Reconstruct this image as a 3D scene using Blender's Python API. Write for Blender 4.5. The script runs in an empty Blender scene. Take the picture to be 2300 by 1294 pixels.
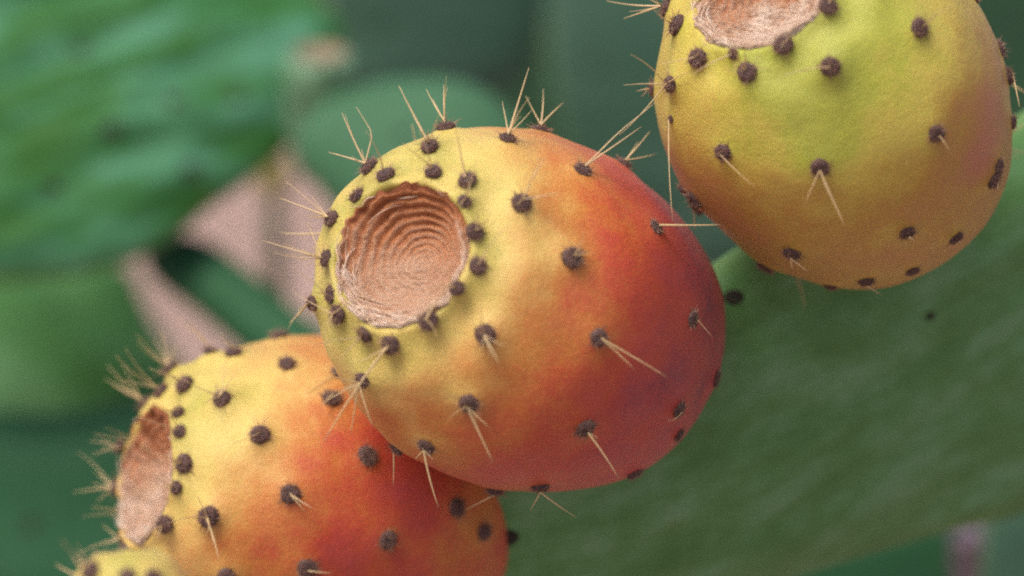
import bpy, math, random
import numpy as np
from mathutils import Vector, Matrix, noise
from mathutils.bvhtree import BVHTree

random.seed(7); np.random.seed(7); noise.seed_set(3)
SC = bpy.context.scene
COL = SC.collection

# ------------------------------------------------------------------ camera
LENS = 80.0
PITCH = math.radians(20)
CAM = Vector((0.0, -0.34, 0.95))
RGT = Vector((1, 0, 0))
FWD = Vector((0, math.cos(PITCH), -math.sin(PITCH)))
UPV = Vector((0, math.sin(PITCH), math.cos(PITCH)))
cd = bpy.data.cameras.new('camera')
cam = bpy.data.objects.new('camera', cd); COL.objects.link(cam)
cam.location = CAM
cam.rotation_euler = (math.pi / 2 - PITCH, 0, 0)
cd.lens = LENS; cd.sensor_width = 36; cd.sensor_fit = 'HORIZONTAL'
cd.clip_start = 0.005; cd.clip_end = 500
cd.dof.use_dof = True
cd.dof.focus_distance = 0.350
cd.dof.aperture_fstop = 7.4
SC.camera = cam

# ------------------------------------------------------------------ sky and sun
SUN_EL, SUN_AZ = math.radians(58), math.radians(-38)     # azimuth from the view direction's opposite, to the left
sun_dir = Vector((math.sin(SUN_AZ) * math.cos(SUN_EL), -math.cos(SUN_AZ) * math.cos(SUN_EL) * 0.6, math.sin(SUN_EL))).normalized()
W = bpy.data.worlds.new('World'); SC.world = W; W.use_nodes = True
nt = W.node_tree
bg = nt.nodes['Background']
sky = nt.nodes.new('ShaderNodeTexSky'); sky.sky_type = 'NISHITA'; sky.sun_disc = False
sky.sun_elevation = math.asin(sun_dir.z)
sky.sun_rotation = math.atan2(sun_dir.x, sun_dir.y)
sky.air_density = 1.0; sky.dust_density = 6.0; sky.ozone_density = 0.6
nt.links.new(sky.outputs[0], bg.inputs[0]); bg.inputs[1].default_value = 0.09
ld = bpy.data.lights.new('sun', 'SUN'); ld.energy = 1.5; ld.angle = math.radians(22); ld.color = (1.0, 0.93, 0.84)
sun = bpy.data.objects.new('sun', ld); COL.objects.link(sun)
sun.rotation_euler = sun_dir.to_track_quat('Z', 'Y').to_euler()
SC.view_settings.view_transform = 'Standard'; SC.view_settings.look = 'None'
SC.view_settings.exposure = 0.82; SC.view_settings.gamma = 1.0
SC.cycles.use_denoising = False; SC.cycles.use_adaptive_sampling = False; SC.cycles.filter_width = 2.0
SC.cycles.max_bounces = 6; SC.cycles.diffuse_bounces = 4

# ------------------------------------------------------------------ frame helpers
K = 36.0 / LENS / 2300.0          # metres per photo unit at one metre depth

def at(px, py, d):
    return CAM + FWD * d + RGT * ((px - 1150) * K * d) + UPV * (-(py - 647) * K * d)

def cdir(r, dn, tow):             # right, down, toward the viewer
    return (RGT * r - UPV * dn - FWD * tow).normalized()

def frame(loc, z, hint=None):
    z = z.normalized()
    h = hint or Vector((0, 0, 1))
    if abs(z.dot(h)) > 0.97: h = Vector((1, 0, 0))
    x = h.cross(z).normalized(); y = z.cross(x)
    return Matrix(((x.x, y.x, z.x, loc.x), (x.y, y.y, z.y, loc.y), (x.z, y.z, z.z, loc.z), (0, 0, 0, 1)))

def mesh(name, verts, faces, mat, smooth=True, attrs=None):
    me = bpy.data.meshes.new(name)
    me.from_pydata([tuple(v) for v in verts], [], faces)
    if smooth: me.polygons.foreach_set('use_smooth', [True] * len(me.polygons))
    me.materials.append(mat)
    for k, arr in (attrs or {}).items():
        a = me.attributes.new(k, 'FLOAT', 'POINT')
        a.data.foreach_set('value', np.asarray(arr, dtype=np.float32))
    me.update()
    return me

def put(name, me, parent=None, local=None):
    o = bpy.data.objects.new(name, me); COL.objects.link(o)
    if parent: o.parent = parent
    if local is not None: o.matrix_basis = local
    return o

def thing(name, label, cat, mw, group=None):
    o = bpy.data.objects.new(name, None); COL.objects.link(o)
    o.empty_display_size = 0.01
    o.matrix_basis = mw
    o['label'] = label; o['category'] = cat
    if group: o['group'] = group
    return o

def spline(pts, n, closed=False):
    P = np.array(pts, float); m = len(P)
    out = []
    segs = m if closed else m - 1
    for i in range(segs):
        p1, p2 = P[i], P[(i + 1) % m]
        p0 = P[i - 1] if (closed or i > 0) else 2 * p1 - p2
        p3 = P[(i + 2) % m] if (closed or i + 2 < m) else 2 * p2 - p1
        for t in np.linspace(0, 1, 24, endpoint=False):
            out.append(0.5 * (2 * p1 + (p2 - p0) * t + (2 * p0 - 5 * p1 + 4 * p2 - p3) * t * t + (3 * p1 - p0 - 3 * p2 + p3) * t ** 3))
    out.append(P[0] if closed else P[-1])
    out = np.array(out)
    s = np.concatenate([[0], np.cumsum(np.linalg.norm(np.diff(out, axis=0), axis=1))])
    q = np.linspace(0, s[-1], n + 1 if closed else n)
    res = np.stack([np.interp(q, s, out[:, k]) for k in range(P.shape[1])], 1)
    return res[:-1] if closed else res

# ------------------------------------------------------------------ materials
class Mat:
    def __init__(s, name):
        s.m = bpy.data.materials.new(name); s.m.use_nodes = True
        s.t = s.m.node_tree; s.b = s.t.nodes['Principled BSDF']
    def n(s, typ, **kw):
        x = s.t.nodes.new(typ)
        for k, v in kw.items():
            if hasattr(x, k): setattr(x, k, v)
            else: x.inputs[k].default_value = v
        return x
    def l(s, a, b): s.t.links.new(a, b)
    def coord(s, scale=(1, 1, 1), rot=(0, 0, 0)):
        c = s.n('ShaderNodeTexCoord'); mp = s.n('ShaderNodeMapping')
        mp.inputs['Scale'].default_value = scale; mp.inputs['Rotation'].default_value = rot
        s.l(c.outputs['Object'], mp.inputs['Vector']); return mp.outputs[0]
    def noise(s, vec, scale, detail=4, rough=0.55):
        x = s.n('ShaderNodeTexNoise'); x.inputs['Scale'].default_value = scale
        x.inputs['Detail'].default_value = detail; x.inputs['Roughness'].default_value = rough
        s.l(vec, x.inputs['Vector']); return x.outputs['Fac']
    def ramp(s, fac, stops, interp='LINEAR'):
        r = s.n('ShaderNodeValToRGB'); cr = r.color_ramp; cr.interpolation = interp
        while len(cr.elements) < len(stops): cr.elements.new(0.5)
        for e, (p, c) in zip(cr.elements, stops): e.position = p; e.color = (*c, 1)
        s.l(fac, r.inputs[0]); return r.outputs[0]
    def mix(s, fac, a, b, mode='MIX'):
        x = s.n('ShaderNodeMix', data_type='RGBA', blend_type=mode)
        for sock, v in ((x.inputs[0], fac), (x.inputs[6], a), (x.inputs[7], b)):
            if isinstance(v, (int, float)): sock.default_value = v
            elif isinstance(v, tuple): sock.default_value = (*v, 1)
            else: s.l(v, sock)
        return x.outputs[2]
    def math(s, op, a, b):
        x = s.n('ShaderNodeMath', operation=op)
        for i, v in enumerate((a, b)):
            if isinstance(v, (int, float)): x.inputs[i].default_value = v
            else: s.l(v, x.inputs[i])
        return x.outputs[0]
    def attr(s, name):
        x = s.n('ShaderNodeAttribute'); x.attribute_name = name; return x.outputs['Fac']
    def bump(s, h, strength, dist, prev=None):
        x = s.n('ShaderNodeBump'); x.inputs['Strength'].default_value = strength; x.inputs['Distance'].default_value = dist
        s.l(h, x.inputs['Height'])
        if prev: s.l(prev, x.inputs['Normal'])
        return x.outputs[0]

def skin_material(name, stops):
    M = Mat(name); b = M.b
    v = M.coord()
    n1 = M.noise(v, 95, 5, 0.6)
    n2 = M.noise(v, 330, 4, 0.6)
    n3 = M.noise(v, 3400, 3, 0.7)
    f = M.math('ADD', M.attr('ripeness'), M.math('MULTIPLY', M.math('SUBTRACT', n1, 0.5), 0.36))
    f = M.math('ADD', f, M.math('MULTIPLY', M.math('SUBTRACT', n2, 0.5), 0.20))
    f = M.math('ADD', f, M.math('MULTIPLY', M.math('SUBTRACT', n3, 0.5), 0.46))
    c = M.ramp(f, stops)
    vo = M.n('ShaderNodeTexVoronoi'); vo.inputs['Scale'].default_value = 1500; M.l(v, vo.inputs['Vector'])
    pore = M.ramp(vo.outputs['Distance'], [(0.0, (1, 1, 1)), (0.22, (0, 0, 0))])
    c = M.mix(M.math('MULTIPLY', pore, 0.10), c, (0.75, 0.55, 0.35))
    scuff = M.ramp(M.noise(v, 620, 6, 0.75), [(0.69, (0, 0, 0)), (0.76, (1, 1, 1))])
    c = M.mix(M.math('MULTIPLY', scuff, 0.22), c, (0.30, 0.17, 0.06))
    bloom = M.ramp(n1, [(0.35, (0, 0, 0)), (0.75, (1, 1, 1))])
    c = M.mix(M.math('MULTIPLY', bloom, 0.05), c, (0.62, 0.46, 0.46))
    M.l(c, b.inputs['Base Color'])
    M.l(M.math('ADD', M.math('MULTIPLY', n2, 0.22), 0.24), b.inputs['Roughness'])
    b.inputs['IOR'].default_value = 1.42
    b.inputs['Subsurface Weight'].default_value = 0.06
    b.inputs['Subsurface Radius'].default_value = (1.0, 0.35, 0.12)
    b.inputs['Subsurface Scale'].default_value = 0.002
    b.inputs['Specular IOR Level'].default_value = 0.38
    b.inputs['Sheen Weight'].default_value = 0.07
    b.inputs['Sheen Roughness'].default_value = 0.42
    b.inputs['Sheen Tint'].default_value = (1.0, 0.80, 0.82, 1)
    nb = M.bump(M.noise(v, 2900, 3, 0.65), 0.6, 0.0003)
    nb = M.bump(n2, 0.22, 0.0012, nb)
    M.l(nb, b.inputs['Normal'])
    return M.m

RIPE = skin_material('ripe_skin', [(0.0, (0.39, 0.35, 0.075)), (0.15, (0.60, 0.46, 0.125)), (0.31, (0.58, 0.35, 0.10)),
                                   (0.47, (0.51, 0.195, 0.042)), (0.67, (0.45, 0.062, 0.026)), (0.86, (0.36, 0.038, 0.042)), (1.0, (0.15, 0.018, 0.045))])
HALF = skin_material('half_ripe_skin', [(0.0, (0.30, 0.33, 0.050)), (0.22, (0.38, 0.40, 0.05)), (0.40, (0.53, 0.43, 0.08)),
                                        (0.60, (0.41, 0.235, 0.04)), (0.8, (0.44, 0.19, 0.075)), (1.0, (0.46, 0.15, 0.12))])

def scar_material():
    M = Mat('dry_scar'); b = M.b; v = M.coord()
    n1 = M.noise(v, 420, 6, 0.65); n2 = M.noise(v, 2400, 4, 0.7)
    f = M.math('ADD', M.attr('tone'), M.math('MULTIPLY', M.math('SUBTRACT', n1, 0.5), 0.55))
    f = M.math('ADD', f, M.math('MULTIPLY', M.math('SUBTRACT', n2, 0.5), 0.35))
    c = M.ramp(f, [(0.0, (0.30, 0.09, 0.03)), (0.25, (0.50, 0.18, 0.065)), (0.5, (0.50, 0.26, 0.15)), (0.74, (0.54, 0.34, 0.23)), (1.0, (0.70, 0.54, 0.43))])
    M.l(c, b.inputs['Base Color']); b.inputs['Roughness'].default_value = 0.6
    nb = M.bump(n2, 0.8, 0.0008); nb = M.bump(n1, 0.6, 0.0014, nb)
    M.l(nb, b.inputs['Normal']); return M.m
SCAR = scar_material()

def areole_material(name, dark, light, sheen=0.2):
    M = Mat(name); b = M.b; v = M.coord()
    n = M.noise(v, 2.6, 5, 0.7); n2 = M.noise(v, 9, 3, 0.7)
    c = M.ramp(n, [(0.38, dark), (0.68, light)])
    c = M.mix(M.ramp(n2, [(0.6, (0, 0, 0)), (0.72, (1, 1, 1))]), c, tuple(min(1, x * 1.9) for x in light))
    M.l(c, b.inputs['Base Color']); b.inputs['Roughness'].default_value = 0.7
    b.inputs['Sheen Weight'].default_value = sheen; b.inputs['Sheen Tint'].default_value = (0.95, 0.8, 0.85, 1)
    M.l(M.bump(n2, 0.8, 0.15), b.inputs['Normal']); return M.m
AREOLE = areole_material('areole_felt', (0.060, 0.019, 0.014), (0.30, 0.125, 0.090))
PADSPOT = areole_material('pad_areole_felt', (0.026, 0.026, 0.014), (0.065, 0.055, 0.034), 0.0)

def plain(name, col, rough=0.5, col2=None, scale=300):
    M = Mat(name); v = M.coord()
    n = M.noise(v, scale, 3)
    c2 = col2 or tuple(x * 0.7 for x in col)
    M.l(M.ramp(n, [(0.35, col), (0.65, c2)]), M.b.inputs['Base Color'])
    M.b.inputs['Roughness'].default_value = rough
    return M.m
SPINE = plain('pale_spine', (0.64, 0.49, 0.27), 0.35, (0.46, 0.31, 0.15), 500)
BRISTLE = plain('brown_bristle', (0.085, 0.034, 0.024), 0.5, (0.46, 0.27, 0.18), 3.0)
TANBRISTLE = plain('tan_bristle', (0.16, 0.075, 0.05), 0.5, (0.50, 0.31, 0.20), 1.6)
FIBRE = plain('pale_fibre', (0.72, 0.58, 0.48), 0.5, (0.60, 0.40, 0.26), 500)

# ------------------------------------------------------------------ small shapes
def tube(path, radii, sides=5):
    vs, fs = [], []
    n = len(path)
    for i, p in enumerate(path):
        d = (path[min(i + 1, n - 1)] - path[max(i - 1, 0)]).normalized()
        a = d.orthogonal().normalized() if i == 0 else (a - d * a.dot(d)).normalized()
        c = d.cross(a)
        for k in range(sides):
            t = 2 * math.pi * k / sides
            vs.append(p + (a * math.cos(t) + c * math.sin(t)) * radii[i])
    for i in range(n - 1):
        for k in range(sides):
            k2 = (k + 1) % sides
            fs.append((i * sides + k, i * sides + k2, (i + 1) * sides + k2, (i + 1) * sides + k))
    vs.append(path[-1]); e = len(vs) - 1
    for k in range(sides): fs.append(((n - 1) * sides + k, (n - 1) * sides + (k + 1) % sides, e))
    return vs, fs

def join(parts):
    V, F = [], []
    for v, f in parts:
        o = len(V); V += list(v); F += [tuple(i + o for i in q) for q in f]
    return V, F

def areole_mesh(seed, mat):
    """a felted cushion of radius 1, its foot a little below z = 0"""
    vs, fs = [], []
    NR, NS = 13, 26
    vs.append(None)
    for i in range(1, NR + 1):
        th = i / NR * math.radians(112)
        for k in range(NS):
            ph = 2 * math.pi * k / NS
            vs.append(Vector((math.sin(th) * math.cos(ph), math.sin(th) * math.sin(ph), math.cos(th))))
    vs[0] = Vector((0, 0, 1))
    out = []
    for p in vs:
        q = p * 1.7 + Vector((seed * 7.3, 1.1, 4.2))
        r = 1 + 0.12 * noise.noise(q) + 0.12 * noise.noise(q * 3.1) + 0.11 * noise.noise(q * 6)
        z = p.z * 0.76 if p.z > 0 else p.z * 0.6
        dip = -0.20 * max(0, p.z - 0.75) / 0.25
        out.append(Vector((p.x * r, p.y * r * 1.06, z * r + dip)))
    for k in range(NS):
        fs.append((0, 1 + k, 1 + (k + 1) % NS))
    for i in range(NR - 1):
        for k in range(NS):
            a = 1 + i * NS + k; b_ = 1 + i * NS + (k + 1) % NS
            fs.append((a, a + NS, b_ + NS, b_))
    return mesh('areole', out, fs, mat)

def tuft_mesh(seed, n=130, ln=(0.45, 1.15), spread=1.0, mat=None, th0=.040):
    rnd = random.Random(seed); parts = []
    for _ in range(n):
        ph = rnd.uniform(0, 2 * math.pi); th = math.acos(rnd.uniform(0.12, 1))
        d = Vector((math.sin(th) * math.cos(ph), math.sin(th) * math.sin(ph), math.cos(th) * 0.7))
        p = d * 0.86; L = rnd.uniform(*ln) * (0.5 if th < 0.6 else 1)
        e = (d + Vector((rnd.gauss(0, .35), rnd.gauss(0, .35), rnd.gauss(0.05, .3))) * spread).normalized()
        if _ >= n * .3: L *= .5
        parts.append(tube([p, p + e * L * 0.55, p + e * L + Vector((0, 0, -0.08 * L))], [th0, th0 * .8, th0 * .3], 3))
    v, f = join(parts)
    return mesh('bristle_tuft', v, f, mat or BRISTLE)

AREOLES = [areole_mesh(i, AREOLE) for i in range(7)]
TUFTS = [tuft_mesh(i) for i in range(6)]
LONGTUFTS = [tuft_mesh(20 + i, 90, (0.7, 2.1), 0.8, TANBRISTLE, .024) for i in range(4)]
PADSPOTS = [areole_mesh(30 + i, PADSPOT) for i in range(3)]

def spine_mesh(p0, p1, r, bend, kink=None):
    mid = []
    L = (p1 - p0).length
    side = (p1 - p0).orthogonal().normalized()
    side.rotate(Matrix.Rotation(random.uniform(0, 6.28), 4, (p1 - p0).normalized()))
    N = 7
    for i in range(N + 1):
        t = i / N
        p = p0.lerp(p1, t) + side * (bend * L * (4 * t * (1 - t)))
        if kink: p = p + kink * (1 - abs(t - 0.5) * 2)
        mid.append(p)
    rad = [r * (1 - 0.78 * (i / N) ** 1.3) * random.uniform(.92, 1.08) for i in range(N + 1)]
    v, f = tube(mid, rad, 6)
    return mesh('spine', v, f, SPINE)

# ------------------------------------------------------------------ prickly pear fruit
PROFILE = [(-1.26, .20), (-1.25, .30), (-1.15, .53), (-.92, .765), (-.55, .925), (-.15, .995), (.15, 1.0), (.45, .935), (.70, .81),
           (.90, .665), (1.00, .555), (1.04, .50), (1.045, .475), (1.00, .455), (.85, .44)]

def fruit(label, cx, cy, depth, axis, R, areoles, ripeness, spines, mat, group, seed=0, atop=1.04, rim=1.0, scar_tone=0.0,
          stretch=1.0, knob=18.5, hidden=26, upimg=None, rough_scar=0.0, scar_depth=.17, oblique=.0):
    ctr = at(cx, cy, depth); u = K * depth; Rm = R * u
    ax = cdir(*axis)
    prof = [(t * stretch if t < 0 else t * atop / 1.04, r if r > .6 or t < 0 else r * rim) for t, r in PROFILE]
    base = ctr + ax * (prof[0][0] * Rm)
    MW = frame(base, ax); MI = MW.inverted()
    z0 = -prof[0][0]
    P = spline(prof, 150); NS = 230; NR = len(P)
    ang = np.linspace(0, 2 * np.pi, NS, endpoint=False)
    zz = np.repeat(P[:, 0], NS); rr = np.repeat(P[:, 1], NS); aa = np.tile(ang, NR)
    V = np.stack([rr * np.cos(aa), rr * np.sin(aa), zz + z0], 1)
    for i in range(len(V)):                       # gentle unevenness of the whole fruit
        p = Vector(V[i]) * 1.3 + Vector((seed * 5.1, 0, 0))
        q = Vector(V[i]) * 3.4 + Vector((seed * 3.3, 2, 9))
        s = 1 + 0.030 * noise.noise(p) + 0.010 * noise.noise(q)
        V[i, 0] *= s; V[i, 1] *= s
        V[i, 2] += 0.035 * noise.noise(q * 1.2) * max(0, min(1, (V[i, 2] - z0 - .45) / .5)) ** 2
    tilt = MI.to_3x3() @ (-FWD); tilt = np.array((tilt.x, tilt.y)); tilt /= np.linalg.norm(tilt) + 1e-9
    def lean(xy, z):                              # the flower end sits aslant, lower on one side
        w_ = np.clip((z - z0 - .35) / .65, 0, 1)
        return -oblique * w_ * w_ * (3 - 2 * w_) * (xy @ tilt)
    V[:, 2] += lean(V[:, :2], V[:, 2])
    V *= Rm
    F = []
    for i in range(NR - 1):
        for k in range(NS):
            k2 = (k + 1) % NS
            F.append((i * NS + k, i * NS + k2, (i + 1) * NS + k2, (i + 1) * NS + k))
    F.append(tuple(range(NS))[::-1])
    wv = [MW @ Vector(p) for p in V]
    bvh = BVHTree.FromPolygons(wv, F)
    WV = np.array([tuple(p) for p in wv])

    def hit(px, py):
        d = (at(px, py, 1) - CAM).normalized()
        h = bvh.ray_cast(CAM, d)
        if h[0] is not None: return h[0], h[1], True
        rel = WV - np.array(CAM); along = rel @ np.array(d)
        perp = np.linalg.norm(rel - along[:, None] * np.array(d), axis=1)
        p = Vector(WV[int(perp.argmin())])
        h = bvh.find_nearest(p)
        return h[0], h[1], False

    spots = []                                    # (px, py, world point, normal, size, shown)
    for a in areoles:
        p, n, ok = hit(a[0], a[1])
        lim = .50 * rim * Rm * (1.05 if a[0] < cx - 330 else 1.0)
        pn = Vector((oblique * tilt[0], oblique * tilt[1], 1)); pc = Vector((0, 0, (z0 + 1.045 * atop / 1.04) * Rm))
        lo = MI @ CAM; ld_ = MI.to_3x3() @ (at(a[0], a[1], 1) - CAM)
        lp = lo + ld_ * ((pc - lo).dot(pn) / ld_.dot(pn))
        rl = math.hypot(lp.x, lp.y)
        if ld_.dot(pn) < 0 and rl < lim:           # would land in the scar: set it on the lip beside it
            sc_ = lim / max(rl, 1e-6)
            lp = Vector((lp.x * sc_, lp.y * sc_, (z0 + 1.6) * Rm))
            h = bvh.ray_cast(MW @ lp, -ax)
            if h[0] is not None: p, n = h[0], h[1]
        if n.dot(CAM - p) < 0 and ok: n = -n
        spots.append([a[0], a[1], p, n, a[2] if len(a) > 2 else 1.0, True])
    rnd = random.Random(seed + 50)
    for j in range(110):                          # the far side, where the photo shows nothing, in a spiral
        zf = -1 + 1.72 * (j + .5) / 110; az = j * 2.39996
        t = zf * (1.05 if zf > 0 else 1.1)
        r = np.interp(t, P[:, 0], P[:, 1])
        p = MW @ Vector((r * math.cos(az) * Rm, r * math.sin(az) * Rm, (t + z0) * Rm))
        h = bvh.find_nearest(p); p, n = h[0], h[1]
        if n.dot((CAM - p).normalized()) > -0.38: continue
        if min((p - s[2]).length for s in spots) < 0.42 * Rm: continue
        spots.append([None, None, p, n, 1.0, False])
    # skin rises into a low wart under each areole
    L = np.array([tuple(MI @ s[2]) for s in spots]); NL = np.array([tuple(MI.to_3x3() @ s[3]) for s in spots])
    D = np.zeros_like(V); near = np.zeros(len(V))
    for i, s in enumerate(spots):
        d2 = ((V - L[i]) ** 2).sum(1) / Rm ** 2
        top = L[i][2] / Rm - z0
        amp = (0.016 + 0.034 * max(0, min(1, (top - .55) / .35)))
        sg = 0.085 if top < .7 else 0.075
        g = np.exp(-d2 / (2 * sg ** 2))
        D += (amp * Rm) * g[:, None] * NL[i]
        moat = np.exp(-d2 / (2 * (sg * 1.9) ** 2))
        D -= (amp * .28 * Rm) * moat[:, None] * NL[i]
        near = np.maximum(near, np.exp(-d2 / (2 * .11 ** 2)))
        s[2] = s[2] + s[3] * (amp * .72 * Rm)
    rad = np.hypot(V[:, 0], V[:, 1]) / Rm
    keep = np.where(V[:, 2] > (z0 + .6) * Rm, np.clip((rad / rim - .42) / .07, 0, 1), 1)
    V2 = V + D * keep[:, None]
    # pigment: how ripe the skin is at points over the fruit, blended between them
    rp, rvv = [], []
    for (x, y, val) in ripeness:
        if x is None: p = MW @ Vector((y[0] * Rm, y[1] * Rm, (y[2] + z0) * Rm))
        else: p = hit(x, y)[0]
        rp.append(tuple(MI @ p)); rvv.append(val)
    rp = np.array(rp); rvv = np.array(rvv)
    dd = np.sqrt(((V[:, None, :] - rp[None]) ** 2).sum(2)) / Rm + 0.05
    rvv = np.where(rvv > .55, rvv + .04, np.where(rvv > .2, rvv + .07, rvv))
    w = dd ** -3.6
    rip = (w * rvv).sum(1) / w.sum(1)
    rip = rip - 0.09 * near
    root = thing('prickly_pear', label, 'prickly pear', MW, group)
    put('skin', mesh('skin', V2, F, mat, attrs={'ripeness': rip}), root, Matrix())

    # dished dry scar at the flower end
    NRs, NSs = 84, 200
    up_l = (MI.to_3x3() @ (upimg or UPV)); up_a = math.atan2(up_l.y, up_l.x)
    sv, tone, sf = [], [], []
    r_out = .488 * rim
    for i in range(NRs):
        q = i / (NRs - 1)                          # 0 rim .. 1 centre
        for k in range(NSs):
            a = 2 * math.pi * k / NSs
            ca, sa = math.cos(a), math.sin(a)
            e = Vector((ca * 1.6, sa * 1.6, seed * 3.7))
            ro = r_out * (1 + 0.07 * noise.noise(e) + (0.11 * noise.noise(e * 3) + .07 * noise.noise(e * 9)) * max(0, 1 - 6 * q))
            r = ro * (1 - q)
            pz = Vector((ca * r * 7, sa * r * 7, seed))
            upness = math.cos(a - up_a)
            wall = min(1, max(0, q / .06))
            dep = scar_depth * (1 - (1 - min(1, max(0, q - .06) / .66)) ** 1.8) * (1 + .10 * upness)
            lip = 0.012 * math.exp(-((q - .03) / .035) ** 2)
            ph = (q * 11.0 + 1.15 * noise.noise(pz * .40) + 0.09 * noise.noise(pz * 1.3) + .02 * noise.noise(pz * 4) + .2 * upness)
            fr = ph - math.floor(ph)
            saw = (fr / .78 if fr < .78 else (1 - fr) / .22) - .5
            env = wall * max(0, 1 - q / .86) * (0.55 + 0.45 * upness if upness > -1 else 0) + .22 * wall
            rid = 0.036 * saw * env * (.75 + .9 * noise.noise(pz * .9 + Vector((5, 0, 0))))
            fine = (0.014 * noise.noise(pz * 1.1) + 0.009 * noise.noise(pz * 3.2) + 0.004 * noise.noise(pz * 8)) * (1 + rough_scar * 2)
            z = 1.037 * atop / 1.04 - dep + lip + rid + fine * wall + (0 if q > .02 else -.045)
            sv.append((ca * r * Rm, sa * r * Rm, (z + z0) * Rm))
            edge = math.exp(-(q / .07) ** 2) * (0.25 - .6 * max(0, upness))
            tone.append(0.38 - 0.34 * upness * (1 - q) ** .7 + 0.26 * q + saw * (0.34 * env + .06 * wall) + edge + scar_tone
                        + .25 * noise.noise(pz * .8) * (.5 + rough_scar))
    for i in range(NRs - 2):
        for k in range(NSs):
            k2 = (k + 1) % NSs
            sf.append((i * NSs + k, i * NSs + k2, (i + 1) * NSs + k2, (i + 1) * NSs + k))
    sf.append(tuple((NRs - 2) * NSs + k for k in range(NSs)))
    sv = sv[:(NRs - 1) * NSs]; tone = tone[:(NRs - 1) * NSs]
    sva = np.array(sv)
    sva[:, 2] += -oblique * (sva[:, :2] @ tilt)
    sv = [tuple(p) for p in sva]
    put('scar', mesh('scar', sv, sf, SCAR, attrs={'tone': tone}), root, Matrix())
    # dry fibres along the lip and across the lower wall
    parts = []
    sva = np.array(sv)
    for j in range(170):
        k = (rnd.gauss(up_a + math.pi, .9)) / (2 * math.pi) * NSs
        q = min(.6, abs(rnd.gauss(0, .12))); ii = int(q * (NRs - 1))
        path = []
        swirl = rnd.uniform(5, 26) * rnd.choice((-1, 1)); inward = rnd.uniform(-4, 6)
        lift = rnd.uniform(.004, .02); tip = rnd.uniform(0, .05) if q < .12 else rnd.uniform(0, .02)
        for m in range(6):
            i2 = int(min(NRs - 3, max(0, ii + inward * m / 2))); k2 = int(k + swirl * m / 5) % NSs
            p = Vector(sva[i2 * NSs + k2]) + Vector((0, 0, (lift + tip * (m / 5) ** 2) * Rm))
            path.append(p)
        if (path[0] - path[-1]).length < 1e-6 or any((path[m] - path[m + 1]).length < 1e-7 for m in range(5)): continue
        parts.append(tube(path, [.0018 * Rm, .0026 * Rm, .0025 * Rm, .0022 * Rm, .0016 * Rm, .0008 * Rm], 4))
    v, f = join(parts)
    fo = put('fibre', mesh('fibre', v, f, FIBRE), root, Matrix()); fo['kind'] = 'stuff'

    objs = {}
    for i, s in enumerate(spots):
        k = knob * u * s[4] * random.uniform(.92, 1.08)
        n = (s[3] + Vector((random.gauss(0, .1), random.gauss(0, .1), random.gauss(0, .1)))).normalized()
        A = frame(s[2] - n * (k * .16), n) @ Matrix.Rotation(random.uniform(0, 6.28), 4, 'Z')
        AL = MI @ A @ Matrix.Diagonal((k, k, k * random.uniform(.85, 1.1), 1))
        ao = put('areole', AREOLES[i % 7], root, AL)
        top = (MI @ s[2]).z / Rm - z0
        tu = put('bristle_tuft', (LONGTUFTS if top > .78 and i % 3 == 0 else TUFTS)[i % 4], ao, Matrix())
        tu['kind'] = 'stuff'
        objs[(s[0], s[1])] = (ao, s, MW @ AL, k)
        if s[5] and top > .70:                     # long fine whiskers stand round the flower end
            I = (MW @ AL).inverted()
            for _ in range(rnd.choice((1, 2, 2, 3))):
                e = (n * .75 + ax * .35 + Vector((rnd.gauss(0, .5), rnd.gauss(0, .5), rnd.gauss(.1, .5)))).normalized()
                if e.dot(n) < .25: e = (e + n).normalized()
                put('spine', spine_mesh(I @ (s[2] + n * k * .4), I @ (s[2] + n * k * .4 + e * rnd.uniform(35, 125) * u), rnd.uniform(1.1, 1.7) * u / k, .05), ao, Matrix())
        if not s[5]:
            for _ in range(rnd.choice((1, 2, 3))):
                e = (n * .8 + Vector((rnd.gauss(0, .6), rnd.gauss(0, .6), rnd.gauss(-.3, .5)))).normalized()
                if e.dot(n) < .2: e = (e + n).normalized()
                I = (MW @ AL).inverted(); Ln = rnd.uniform(50, 150) * u
                put('spine', spine_mesh(I @ (s[2] + n * k * .5), I @ (s[2] + n * k * .5 + e * Ln), 2.9 * u / k, .03), ao, Matrix())
    for (ax_, ay_, tips) in spines:
        ao, s, AW, k = objs[(ax_, ay_)]
        I = AW.inverted()
        for tp in tips:
            tx, ty = tp[0], tp[1]; thick = tp[2] if len(tp) > 2 else 1.0
            p0 = s[2] + s[3] * (k * .55)
            d0 = (p0 - CAM).dot(FWD)
            best = None
            for st in range(0, 60):               # lift the tip toward the viewer until it clears the skin
                p1 = at(tx, ty, d0 + (.25 - st * .04) * 100 * u)
                e = (p1 - p0).normalized()
                if e.dot(s[3]) > 0.30:
                    best = p1
                    break
            p1 = best or at(tx, ty, d0 - 60 * u)
            kink = None
            if len(tp) > 4:
                mid = (p0 + p1) / 2
                kink = I.to_3x3() @ (at(tp[3], tp[4], (mid - CAM).dot(FWD)) - mid)
            sp = spine_mesh(I @ p0, I @ p1, 2.3 * u * thick / k, random.uniform(0, .035), kink)
            put('spine', sp, ao, Matrix())
    return root

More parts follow.
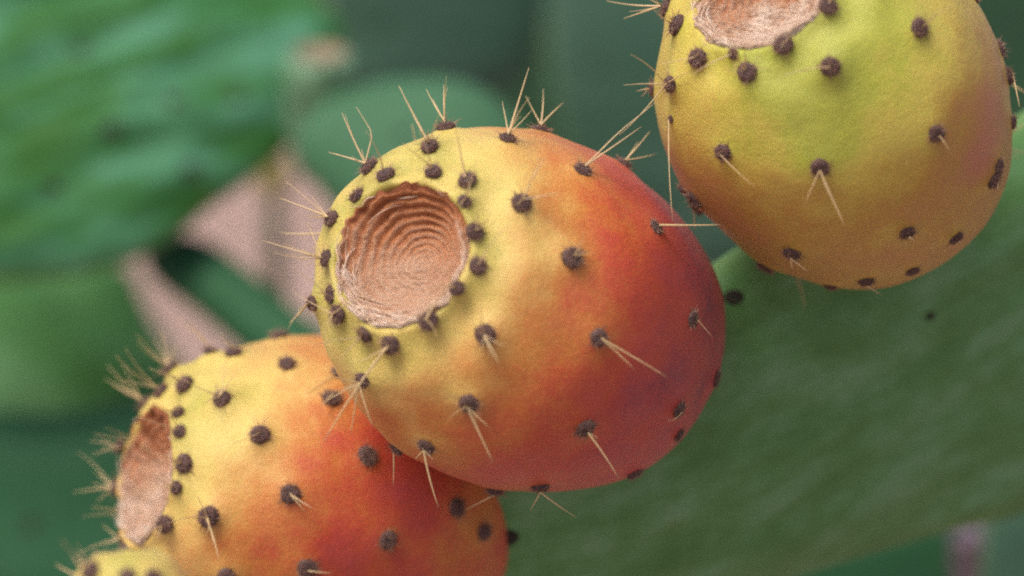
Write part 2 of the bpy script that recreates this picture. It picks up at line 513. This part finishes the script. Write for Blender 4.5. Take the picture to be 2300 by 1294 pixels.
G = 'prickly pear fruits along the rim of the pad'
A1 = [(872, 400, 1.08), (975, 395), (1053, 410), (1040, 462, .8), (1062, 525), (1070, 600), (1005, 634, .8), (952, 692), (885, 768, 1.05),
      (832, 712), (768, 705, 1.05), (775, 640), (750, 578), (755, 495), (820, 467), (712, 680, .9), (838, 383), (968, 338, 1.05), (1003, 298),
      (1138, 322), (1215, 280), (1308, 385), (1410, 350), (1170, 463, 1.1), (1470, 513), (1282, 580, 1.15), (1092, 750, 1.1), (1342, 757, 1.1),
      (1552, 717), (822, 848, .95), (1055, 900, 1.12), (1313, 960, 1.1), (1522, 918), (960, 998, 1.05), (1212, 1090, 1.1), (885, 1015, .9),
      (1605, 850), (1425, 1060), (1522, 975, .8), (1110, 1115)]
S1 = [(838, 383, [(737, 342), (768, 253), (800, 240, .8, 836, 300), (812, 335, .6)]), (968, 338, [(896, 193, 1.3), (950, 292, .6)]),
      (1003, 298, [(957, 200), (997, 190), (972, 222, .7)]), (1138, 322, [(1128, 228, .8), (1188, 152, 1.1), (1196, 245, .7)]),
      (1215, 280, [(1220, 200), (1266, 230), (1180, 215, .7)]), (1308, 385, [(1440, 285), (1475, 228, .8, 1392, 296)]),
      (1410, 350, [(1460, 295), (1475, 345, .8), (1432, 318, .6)]), (1170, 463, [(1228, 350, .7), (1262, 430, .7)]),
      (1470, 513, [(1618, 505, 1.2), (1560, 508, .7)]), (755, 495, [(628, 445), (640, 405, .6), (700, 440, .5)]),
      (750, 578, [(590, 540, .9), (690, 500, .8), (640, 572, .6), (680, 600, .5)]), (712, 680, [(648, 727, .9), (668, 712, .6)]),
      (768, 705, [(810, 670, .7), (740, 735, .6)]), (885, 768, [(727, 992, 1.25), (802, 815, .9)]),
      (822, 848, [(728, 903, .8), (788, 976, .8), (838, 962, .8)]), (1092, 750, [(1122, 818, .9), (1105, 800, .7), (1132, 778, .6)]),
      (1342, 757, [(1500, 848, .9), (1425, 830, .8)]), (1552, 717, [(1600, 757, .6)]), (1055, 900, [(1108, 1040, 1.2), (1100, 962, .7)]),
      (1313, 960, [(1390, 1075, 1.0), (1345, 985, .6)]), (960, 998, [(985, 1140, 1.2), (932, 1032, .7), (975, 1035, .5)]),
      (1212, 1090, [(1295, 1163, .9), (1190, 1147, .8)]), (885, 1015, [(883, 1092, .8)]), (1110, 1115, [(1045, 1146, .8)]),
      (1053, 410, [(1030, 330, .6), (1003, 372, .6)]), (952, 692, [(1022, 616, 1.0), (970, 640, .7)]), (975, 395, [(925, 385, .5)]),
      (820, 467, [(772, 432, .5)]), (832, 712, [(800, 690, .6)]), (1522, 918, [(1500, 945, .5)])]
R1 = [(900, 370, .12), (1000, 350, .14), (850, 430, .10), (790, 480, .10), (745, 540, .10), (740, 620, .10), (760, 730, .10), (800, 790, .10), (870, 840, .14),
      (1080, 480, .14), (1100, 560, .14), (1090, 640, .18), (1000, 720, .16), (940, 780, .18), (1120, 400, .16), (1200, 540, .27), (1060, 330, .20),
      (1180, 340, .36), (1260, 360, .45), (1230, 450, .40), (1350, 450, .60), (1280, 310, .52), (1420, 420, .70), (1500, 480, .82), (1400, 560, .66), (1500, 600, .76),
      (1570, 600, .86), (1600, 700, .92), (1450, 700, .70), (1300, 660, .52), (1200, 660, .34), (1180, 800, .42), (1080, 830, .36), (980, 870, .30), (900, 900, .32),
      (880, 960, .46), (960, 940, .44), (1050, 980, .54), (1150, 940, .56), (1250, 860, .58), (1350, 860, .64), (1450, 800, .70), (1560, 800, .80), (1480, 870, .88), (1400, 900, .80),
      (1430, 960, .76), (1250, 1000, .66), (1130, 1050, .64), (1320, 1040, .74), (1500, 960, .86), (1590, 860, .90), (1380, 750, .62),
      (None, (0, 0, -.9), .7), (None, (0, .9, -.3), .75), (None, (.8, .3, -.4), .8), (None, (-.8, .3, -.4), .6)]
fruit('ripe red and orange prickly pear in the middle, yellow around its round dished scar', 1179, 703, .362, (-.57, -.27, .775), 399,
      A1, R1, S1, RIPE, G, seed=1, atop=1.15, stretch=1.0, oblique=.16, rim=.83)

A2 = [(1848, 12), (1750, 78), (1658, 105, .7), (1530, 62, 1.15), (1500, 20), (1575, 132, 1.1), (1683, 165, 1.15), (1865, 150, 1.15), (2060, 65, 1.15),
      (1515, 188), (1466, 200), (1628, 340, 1.05), (1842, 375, 1.15), (2100, 300, 1.1), (2262, 170), (2258, 105), (2238, 372), (2228, 402),
      (2035, 520), (1780, 565, 1.1), (1562, 445, 1.1), (1556, 474), (1525, 435, .8), (1715, 605), (1865, 640, .8), (1945, 628), (2048, 605, .8),
      (2145, 532, .9), (2185, -4, .8), (2270, 275, .8), (1513, 266, .45), (1960, -40), (1780, -60), (1600, -90), (1690, -110), (1540, -50), (2090, -110), (1900, -150)]
S2 = [(1500, 20, [(1362, 2), (1400, 42), (1412, 26, .7)]), (1575, 132, [(1475, 145, .5)]), (1515, 188, [(1545, 162, .8), (1390, 305, .7)]),
      (1466, 200, [(1428, 205, .7), (1440, 218, .7)]), (1842, 375, [(1898, 508, 1.2), (1808, 455, .7), (1865, 447, .5)]), (1628, 340, [(1695, 420, .5)]),
      (1780, 565, [(1815, 610, .9), (1780, 605, 1.2)]), (2035, 520, [(2052, 540, 1.6)]), (1945, 628, [(1980, 662, .8)]), (2262, 170, [(2290, 240, .8), (2280, 165, .7)]),
      (1513, 266, [(1511, 497, .8)]), (1556, 474, [(1560, 520, .8)]), (2100, 300, [(2135, 342, .8)]), (2228, 402, [(2240, 428, .7)]), (2145, 532, [(2158, 548, .7)])]
R2 = [(1520, 110, .36), (1500, 250, .42), (1560, 240, .36), (1620, 200, .32), (1750, 180, .14), (1850, 80, .10), (1950, 60, .16), (1800, 250, .06), (1900, 200, .10),
      (2000, 150, .22), (2100, 120, .32), (2180, 100, .44), (2240, 150, .56), (1700, 300, .26), (1850, 310, .14), (2000, 280, .26), (2150, 280, .62), (2230, 250, .78),
      (2200, 350, .80), (1550, 350, .46), (1600, 420, .56), (1700, 420, .46), (1850, 450, .48), (2000, 420, .48), (2120, 420, .62), (1650, 500, .66), (1800, 530, .58),
      (1950, 520, .54), (2080, 500, .62), (2180, 460, .60), (1750, 600, .62), (1900, 600, .50), (2050, 570, .56), (1540, 420, .70),
      (None, (0, 0, -.9), .5), (None, (0, .9, -.3), .4), (None, (.8, .3, -.4), .6), (None, (-.8, .3, -.4), .5)]
fruit('olive yellow half ripe prickly pear, its scar cut by the top edge of the view', 1870, 222, .360, (-.46, -.53, .71), 380,
      A2, R2, S2, HALF, G, seed=2, scar_tone=.16, rough_scar=1.1, rim=.9)

A3 = [(390, 838), (372, 885), (422, 870), (527, 802), (475, 800, .8), (645, 823), (502, 902, 1.05), (405, 935, .8), (410, 975, .8), (290, 987), (268, 1005, .8),
      (420, 1042), (265, 1095), (378, 1090, .8), (272, 1145, .9), (305, 1195), (362, 1160), (275, 1200, .8), (585, 980, 1.1), (652, 1110, 1.1), (472, 1160, 1.1),
      (360, 1260), (825, 1025, 1.1), (870, 1212, 1.1), (690, 1275, 1.1), (512, 1290), (745, 897, 1.15), (765, 840), (1025, 1140, 1.1), (1085, 1195), (628, 760),
      (305, 888, .9), (440, 1370), (600, 1420), (800, 1390), (980, 1330)]
S3 = [(305, 888, [(240, 820, .8), (235, 850, .7), (250, 862, .7), (275, 815, .7)]), (390, 838, [(362, 742, .7), (345, 765, .6), (392, 770, .6), (410, 760, .5)]),
      (290, 987, [(210, 975, .7), (235, 960, .6), (228, 1015, .7)]), (268, 1005, [(200, 990, .6), (205, 1025, .6)]), (265, 1095, [(165, 1105, .8), (205, 1085, .6), (213, 1060, .7), (215, 1132, .7)]),
      (272, 1145, [(205, 1140, .8), (185, 1160, .7)]), (275, 1200, [(230, 1178, .7)]), (502, 902, [(505, 815, .6), (545, 822, .5), (520, 850, .5), (485, 862, .5)]),
      (472, 1160, [(492, 1260, 1.1), (480, 1228, .6)]), (652, 1110, [(702, 1142, .8), (685, 1150, .5)]), (765, 840, [(675, 895, .6)]), (745, 897, [(722, 912, 1.2)]),
      (690, 1275, [(745, 1288, .7)]), (527, 802, [(520, 775, .5), (545, 780, .5)])]
R3 = [(400, 830, .16), (500, 800, .20), (600, 790, .28), (700, 790, .40), (450, 900, .12), (560, 880, .16), (660, 870, .26), (450, 1000, .14), (520, 980, .16),
      (600, 1040, .32), (700, 960, .42), (750, 940, .56), (760, 1000, .66), (700, 1060, .60), (850, 1000, .74), (430, 1100, .18), (520, 1120, .36), (600, 1160, .44), (700, 1150, .56),
      (800, 1100, .64), (900, 1080, .72), (950, 1150, .74), (1050, 1180, .44), (1090, 1130, .50), (1000, 1220, .56), (420, 1210, .24), (520, 1230, .42), (600, 1250, .56), (750, 1230, .76), (850, 1280, .68),
      (950, 1260, .60), (1040, 1260, .60), (340, 1230, .22), (700, 770, .42),
      (None, (0, 0, -.9), .6), (None, (0, .9, -.3), .7), (None, (.8, .3, -.4), .7), (None, (-.8, .3, -.4), .6)]
fruit('orange red prickly pear tucked under the middle one, its narrow scar turned to the left', 741, 1120, .396, (-.86, -.16, .50), 360,
      A3, R3, S3, RIPE, G, seed=3, scar_tone=.0, atop=1.22, rim=.86, stretch=.97, rough_scar=.6, scar_depth=.12)

A4 = [(205, 1285), (285, 1295, .9), (345, 1300), (200, 1330), (300, 1380), (430, 1370), (240, 1440)]
S4 = [(205, 1285, [(160, 1245, .8), (170, 1262, .7), (215, 1230, .7), (180, 1235, .7)]), (200, 1330, [(140, 1310, .8)])]
R4 = [(270, 1260, .08), (350, 1300, .14), (420, 1360, .25), (500, 1450, .5), (None, (0, 0, -.9), .6)]
fruit('pale yellow shoulder of a prickly pear peeking in at the lower left corner', 296, 1398, .312, (-.12, -.95, -.12), 152,
      A4, R4, S4, RIPE, G, seed=4, rim=.9, knob=20)

# ------------------------------------------------------------------ cactus pads
def pad_material(name, stops, scale=(1, 1, 1), rot=0.0, f1=26, contrast=1.0):
    M = Mat(name); b = M.b
    v = M.coord(scale, (0, 0, rot)); v0 = M.coord()
    n1 = M.noise(v, f1, 5, 0.6); n2 = M.noise(v0, 240, 4, 0.6); n3 = M.noise(v0, 1800, 2, .6)
    f = M.math('ADD', M.math('MULTIPLY', M.math('SUBTRACT', n1, .5), contrast), .5)
    f = M.math('ADD', f, M.math('MULTIPLY', M.math('SUBTRACT', n2, .5), .30))
    f = M.math('ADD', f, M.math('MULTIPLY', M.math('SUBTRACT', n3, .5), .18))
    c = M.ramp(f, stops)
    rust = M.ramp(M.noise(v0, 70, 5, .7), [(0.66, (0, 0, 0)), (0.76, (1, 1, 1))])
    c = M.mix(M.math('MULTIPLY', rust, .45), c, (.17, .11, .05))
    c = M.mix(M.math('MULTIPLY', M.attr('margin'), .6), c, (.14, .24, .09))     # paler colour painted along the edge for the sun-lit rim
    M.l(c, b.inputs['Base Color'])
    b.inputs['Roughness'].default_value = .65
    b.inputs['Specular IOR Level'].default_value = .16
    nb = M.bump(n3, .15, .0004); nb = M.bump(n2, .12, .0015, nb)
    M.l(nb, b.inputs['Normal']); return M.m

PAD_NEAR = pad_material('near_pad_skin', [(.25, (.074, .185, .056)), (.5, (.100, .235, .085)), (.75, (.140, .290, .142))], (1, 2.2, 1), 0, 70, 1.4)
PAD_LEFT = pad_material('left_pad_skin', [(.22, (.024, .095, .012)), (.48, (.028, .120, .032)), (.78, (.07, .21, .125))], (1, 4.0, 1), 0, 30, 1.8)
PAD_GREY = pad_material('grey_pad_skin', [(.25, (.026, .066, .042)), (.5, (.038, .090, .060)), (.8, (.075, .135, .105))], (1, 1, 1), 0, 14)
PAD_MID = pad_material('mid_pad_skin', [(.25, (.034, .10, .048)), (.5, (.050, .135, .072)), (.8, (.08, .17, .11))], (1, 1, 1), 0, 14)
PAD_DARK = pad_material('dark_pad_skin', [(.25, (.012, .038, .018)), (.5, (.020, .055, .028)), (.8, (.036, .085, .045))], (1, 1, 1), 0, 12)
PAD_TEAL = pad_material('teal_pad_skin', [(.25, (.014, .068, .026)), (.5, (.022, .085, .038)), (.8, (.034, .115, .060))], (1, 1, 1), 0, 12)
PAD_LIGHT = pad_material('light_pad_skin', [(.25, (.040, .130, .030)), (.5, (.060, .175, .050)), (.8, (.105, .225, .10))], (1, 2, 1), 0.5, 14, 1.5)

def pad(label, outline, anchor, normal, thick, mat, spots=(), ripple=0.0, seed=0, stripe=(1, 0), group='cactus pads', ripf=40):
    """outline: picture positions carried onto a tilted plane; the pad then gets its own cushion thickness"""
    p0 = at(*anchor); n = cdir(*normal)
    pts = []
    for (x, y) in outline:
        d = at(x, y, 1) - CAM
        t = (p0 - CAM).dot(n) / d.dot(n)
        pts.append(CAM + d * t)
    c = sum(pts, Vector()) / len(pts)
    hint = (RGT * stripe[0] - UPV * stripe[1])
    xx = (hint - n * hint.dot(n)).normalized(); yy = n.cross(xx)
    MW = Matrix(((xx.x, yy.x, n.x, c.x), (xx.y, yy.y, n.y, c.y), (xx.z, yy.z, n.z, c.z), (0, 0, 0, 1)))
    O = spline([((p - c).dot(xx), (p - c).dot(yy)) for p in pts], 150, True)
    N = len(O); RG = 54
    V, Fc = [], []; margin = []
    rho = [math.sin(i / RG * math.pi / 2) for i in range(1, RG + 1)]
    size = float(np.abs(O).max())
    def hgt(x, y, r, s):
        q = Vector((x * ripf * .35, y * ripf, seed * 9.1 + s))
        w = 1 - r ** 6
        return (thick * (max(0, 1 - r ** 2.4)) ** .55 * (1 + .12 * noise.noise(q * .3)) + ripple * noise.noise(q) * w + ripple * .4 * noise.noise(q * 2.3) * w) * s
    bow = .10 * random.uniform(-1, 1)
    for s in (1, -1):
        V.append((0, 0, hgt(0, 0, 0, s))); margin.append(0)
        for r in rho:
            for (x, y) in O:
                wob = 1 + .012 * noise.noise(Vector((x / size * 4, y / size * 4, seed)))
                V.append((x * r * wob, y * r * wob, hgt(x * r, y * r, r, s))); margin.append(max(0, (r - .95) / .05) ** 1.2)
    for si in (0, 1):
        o = si * (1 + RG * N)
        for k in range(N):
            k2 = (k + 1) % N
            Fc.append((o, o + 1 + k, o + 1 + k2) if si == 0 else (o, o + 1 + k2, o + 1 + k))
        for i in range(RG - 1):
            for k in range(N):
                k2 = (k + 1) % N
                a, b2, d2, e = o + 1 + i * N + k, o + 1 + i * N + k2, o + 1 + (i + 1) * N + k2, o + 1 + (i + 1) * N + k
                Fc.append((a, e, d2, b2) if si == 0 else (a, b2, d2, e))
    o1, o2 = 1 + (RG - 1) * N, 1 + RG * N + 1 + (RG - 1) * N
    for k in range(N):
        k2 = (k + 1) % N
        Fc.append((o1 + k, o2 + k, o2 + k2, o1 + k2))
    root = thing('cactus_pad', label, 'cactus pad', MW, group)
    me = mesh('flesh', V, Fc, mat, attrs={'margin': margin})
    put('flesh', me, root, Matrix())
    MI = MW.inverted()
    bvh = BVHTree.FromPolygons([MW @ Vector(v) for v in V], Fc)
    for sp in spots:
        d = (at(sp[0], sp[1], 1) - CAM).normalized()
        h = bvh.ray_cast(CAM, d)
        if h[0] is None: continue
        nn = h[1] if h[1].dot(CAM - h[0]) > 0 else -h[1]
        dep = (h[0] - CAM).dot(FWD); k = sp[2] * K * dep
        ao = put('areole', PADSPOTS[int(sp[0]) % 3], root, MI @ frame(h[0] - nn * k * .05, nn) @ Matrix.Diagonal((k, k * .7, k * .28, 1)))
    return root

pad('broad green pad filling the lower right, carrying the fruits on its pale upper rim',
    [(2480, 150), (2290, 268), (2000, 410), (1770, 505), (1650, 566), (1430, 740), (1200, 960), (1020, 1120), (930, 1270), (960, 1400), (1120, 1430),
     (1350, 1420), (1640, 1335), (1900, 1252), (2130, 1185), (2320, 1135), (2620, 980), (2760, 660), (2700, 350), (2600, 200)],
    (1640, 600, .388), (.42, .47, .775), .0098, PAD_NEAR,
    [(2090, 710, 15), (1135, 1210, 32), (1648, 668, 24)],
    .0012, 1, (.95, -.31), ripf=70)
pad('huge blurred green pad with pale diagonal ripples, filling the upper left corner',
    [(-420, -420), (150, -380), (500, -180), (700, -20), (775, 60), (768, 125), (715, 215), (650, 325), (560, 405), (460, 475), (385, 540), (280, 592), (130, 622), (-40, 628), (-350, 560), (-600, 250), (-600, -150)],
    (300, 300, .62), (.12, -.42, .90), .011, PAD_LEFT,
    [(390, 225, 22), (530, 215, 22), (250, 290, 22), (120, 420, 20), (430, 380, 20), (180, 110, 20)], .0042, 2, (.92, -.38), ripf=85)
pad('small blue green pad with arched top, right behind the long spines of the middle fruit',
    [(700, 255), (790, 205), (900, 180), (1030, 185), (1130, 235), (1210, 360), (1230, 520), (1130, 650), (960, 650), (840, 550), (730, 440), (670, 345)],
    (950, 350, .60), (-.15, -.30, .94), .011, PAD_MID, [(905, 300, 14)], .001, 3)
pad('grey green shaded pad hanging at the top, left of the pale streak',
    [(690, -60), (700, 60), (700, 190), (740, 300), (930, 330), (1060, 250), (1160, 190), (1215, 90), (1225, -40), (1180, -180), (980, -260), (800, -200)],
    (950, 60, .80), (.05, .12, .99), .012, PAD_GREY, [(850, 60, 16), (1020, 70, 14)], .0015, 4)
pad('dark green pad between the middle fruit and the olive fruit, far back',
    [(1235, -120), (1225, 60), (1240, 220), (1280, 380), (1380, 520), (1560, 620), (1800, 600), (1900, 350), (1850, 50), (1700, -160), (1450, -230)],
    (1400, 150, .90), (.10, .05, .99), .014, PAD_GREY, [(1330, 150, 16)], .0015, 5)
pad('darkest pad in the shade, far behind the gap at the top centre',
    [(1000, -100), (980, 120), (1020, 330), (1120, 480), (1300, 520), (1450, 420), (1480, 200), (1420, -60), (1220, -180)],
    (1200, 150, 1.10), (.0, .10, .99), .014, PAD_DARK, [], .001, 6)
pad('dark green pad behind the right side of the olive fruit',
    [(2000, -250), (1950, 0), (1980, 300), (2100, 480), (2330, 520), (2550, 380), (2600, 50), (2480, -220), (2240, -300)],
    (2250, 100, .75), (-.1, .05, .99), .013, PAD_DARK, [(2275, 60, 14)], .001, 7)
pad('narrow teal pad slanting down behind the yellow ring, above the pink wedge of ground',
    [(330, 575), (390, 530), (470, 545), (560, 610), (660, 690), (780, 780), (900, 900), (880, 980), (760, 960), (640, 860), (540, 785), (440, 700), (350, 630)],
    (550, 680, .62), (-.2, -.4, .9), .009, PAD_TEAL, [], .001, 8)
pad('bright green blurred pad at the left edge, below the huge rippled pad',
    [(-250, 600), (-60, 590), (150, 610), (275, 600), (325, 680), (375, 770), (430, 860), (400, 960), (250, 1000), (80, 990), (-120, 1020), (-330, 940), (-380, 740)],
    (150, 760, .75), (.1, -.4, .9), .013, PAD_LIGHT, [(120, 690, 18)], .003, 9, (.8, .5))
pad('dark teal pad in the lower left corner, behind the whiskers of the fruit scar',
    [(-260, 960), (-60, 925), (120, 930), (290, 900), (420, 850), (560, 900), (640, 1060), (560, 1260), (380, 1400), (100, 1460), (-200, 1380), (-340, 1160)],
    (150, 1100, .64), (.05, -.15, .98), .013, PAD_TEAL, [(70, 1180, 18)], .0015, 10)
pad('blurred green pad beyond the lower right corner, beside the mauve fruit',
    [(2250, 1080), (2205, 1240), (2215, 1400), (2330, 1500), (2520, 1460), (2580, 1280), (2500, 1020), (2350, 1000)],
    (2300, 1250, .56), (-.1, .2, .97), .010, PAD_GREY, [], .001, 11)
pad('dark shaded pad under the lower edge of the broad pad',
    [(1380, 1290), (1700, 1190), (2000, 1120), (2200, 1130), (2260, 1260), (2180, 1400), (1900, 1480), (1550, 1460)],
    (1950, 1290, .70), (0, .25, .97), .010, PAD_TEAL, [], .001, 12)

# ------------------------------------------------------------------ bud, far fruit, stalk
def blob(name, label, cat, px, py, d, axis, R, length, prof, mat, tip_mat=None, areoles=0, seed=0):
    ctr = at(px, py, d); u = K * d; ax = cdir(*axis)
    MW = frame(ctr - ax * length * u, ax)
    P = spline(prof, 40); NS = 48
    V, Fc = [], []
    for i, (t, r) in enumerate(P):
        for k in range(NS):
            a = 2 * math.pi * k / NS
            w = 1 + .06 * noise.noise(Vector((math.cos(a) * 1.5, math.sin(a) * 1.5, t * 2 + seed)))
            V.append((math.cos(a) * r * R * u * w, math.sin(a) * r * R * u * w, t * length * u))
    for i in range(len(P) - 1):
        for k in range(NS):
            k2 = (k + 1) % NS
            Fc.append((i * NS + k, i * NS + k2, (i + 1) * NS + k2, (i + 1) * NS + k))
    Fc.append(tuple(range(NS))[::-1])
    root = thing(name, label, cat, MW)
    put('skin', mesh('skin', V, Fc, mat), root, Matrix())
    t, r = P[-1]
    sv = [(math.cos(2 * math.pi * k / NS) * R * u * q, math.sin(2 * math.pi * k / NS) * R * u * q, (t - .10 * (1 - q / r) ** .7) * length * u + .0003)
          for q in (r * 1.0, r * .8, r * .5, r * .2) for k in range(NS)]
    sf = [(i * NS + k, i * NS + (k + 1) % NS, (i + 1) * NS + (k + 1) % NS, (i + 1) * NS + k) for i in range(3) for k in range(NS)]
    sf.append(tuple(3 * NS + k for k in range(NS)))
    put('scar', mesh('scar', sv, sf, tip_mat), root, Matrix())
    for j in range(areoles):
        i = int((.25 + .65 * j / areoles) * len(P)); a = j * 2.4; t, r = P[i]
        p = Vector((math.cos(a) * r * R * u, math.sin(a) * r * R * u, t * length * u)); k = 11 * u
        ao = put('areole', PADSPOTS[j % 3], root, frame(p, Vector((math.cos(a), math.sin(a), .2))) @ Matrix.Diagonal((k, k, k, 1)))
    return root

BUDSKIN = plain('bud_skin', (.14, .26, .15), .5, (.10, .21, .11), 60)
MAUVE = plain('mauve_skin', (.10, .07, .10), .45, (.08, .06, .075), 60)
BUDTIP = plain('bud_scar', (.22, .20, .13), .7, (.20, .12, .08), 200)
bp = [(0, .55), (.12, .72), (.4, .90), (.7, .98), (.9, 1.0), (1.0, .90), (1.03, .72)]
blob('unripe_prickly_pear', 'small unripe green prickly pear with a flat brownish top, blurred between the far pads', 'prickly pear',
     718, 128, .61, (.02, -.86, .42), 84, 290, bp, BUDSKIN, BUDTIP, 9, 2)
blob('mauve_prickly_pear', 'blurred mauve prickly pear under the broad pad, near the lower right corner', 'prickly pear',
     2180, 1200, .62, (-.05, -.9, .3), 44, 190, bp, MAUVE, MAUVE, 7, 3)

blob('pale_spot', 'tiny pale blurred spot on the edge of the huge rippled pad, at the top', 'cactus bud',
     716, 2, .655, (.1, -.85, .3), 30, 60, bp, plain('pale_spot_skin', (.50, .48, .42), .6, (.36, .40, .30), 90), BUDTIP, 3, 5)  # small pale rounded body standing for a whitish spot on the pad edge
STALK = plain('dark_stalk', (.06, .08, .05), .7, (.10, .09, .06), 80)
TIPM = plain('yellow_shoot', (.33, .31, .09), .6, (.28, .24, .08), 80)
MWs = frame(at(622, 640, .85), Vector((0, 0, 1)))
st = thing('dry_stalk', 'dark blurred stalk with a yellowish tip, standing before the pink ground', 'plant stalk', MWs)
u = K * .85
v, f = tube([Vector((0, 0, -.25)), Vector((0, 0, 0)), Vector((.002, 0, 120 * u)), Vector((0, 0, 215 * u))], [26 * u, 25 * u, 22 * u, 20 * u], 12)
put('stem', mesh('stem', v, f, STALK), st, Matrix())
v, f = tube([Vector((0, 0, 205 * u)), Vector((0, 0, 235 * u)), Vector((.001, 0, 275 * u)), Vector((.002, 0, 310 * u)), Vector((0, 0, 330 * u))], [20 * u, 36 * u, 40 * u, 28 * u, 8 * u], 14)
put('shoot_tip', mesh('shoot_tip', v, f, TIPM), st, Matrix())

# ------------------------------------------------------------------ ground
def ground_material():
    M = Mat('pink_soil'); v = M.coord()
    n = M.noise(v, 3, 8, .65); n2 = M.noise(v, 60, 6, .7)
    c = M.ramp(n, [(.3, (.26, .17, .14)), (.5, (.36, .245, .205)), (.72, (.45, .32, .275))])
    c = M.mix(M.math('MULTIPLY', n2, .25), c, (.28, .19, .15))
    M.l(c, M.b.inputs['Base Color']); M.b.inputs['Roughness'].default_value = .9
    M.l(M.bump(n2, .6, .02), M.b.inputs['Normal']); return M.m
gv, gf = [], []
gx = [-150, -40, -12, -5] + [-3 + .1 * i for i in range(61)] + [5, 12, 40, 150]
gy = [-150, -40, -12, -5, -3] + [-2 + .1 * i for i in range(81)] + [9, 16, 45, 160]
for y in gy:
    for x in gx:
        near = max(0, 1 - max(abs(x), abs(y - 2)) / 5)
        gv.append((x, y, .035 * noise.noise(Vector((x * 1.5, y * 1.5, 0))) * near + .012 * noise.noise(Vector((x * 6, y * 6, 3))) * near))
for j in range(len(gy) - 1):
    for i in range(len(gx) - 1):
        a = j * len(gx) + i
        gf.append((a, a + 1, a + 1 + len(gx), a + len(gx)))
g = put('ground', mesh('ground', gv, gf, ground_material())); g['kind'] = 'structure'
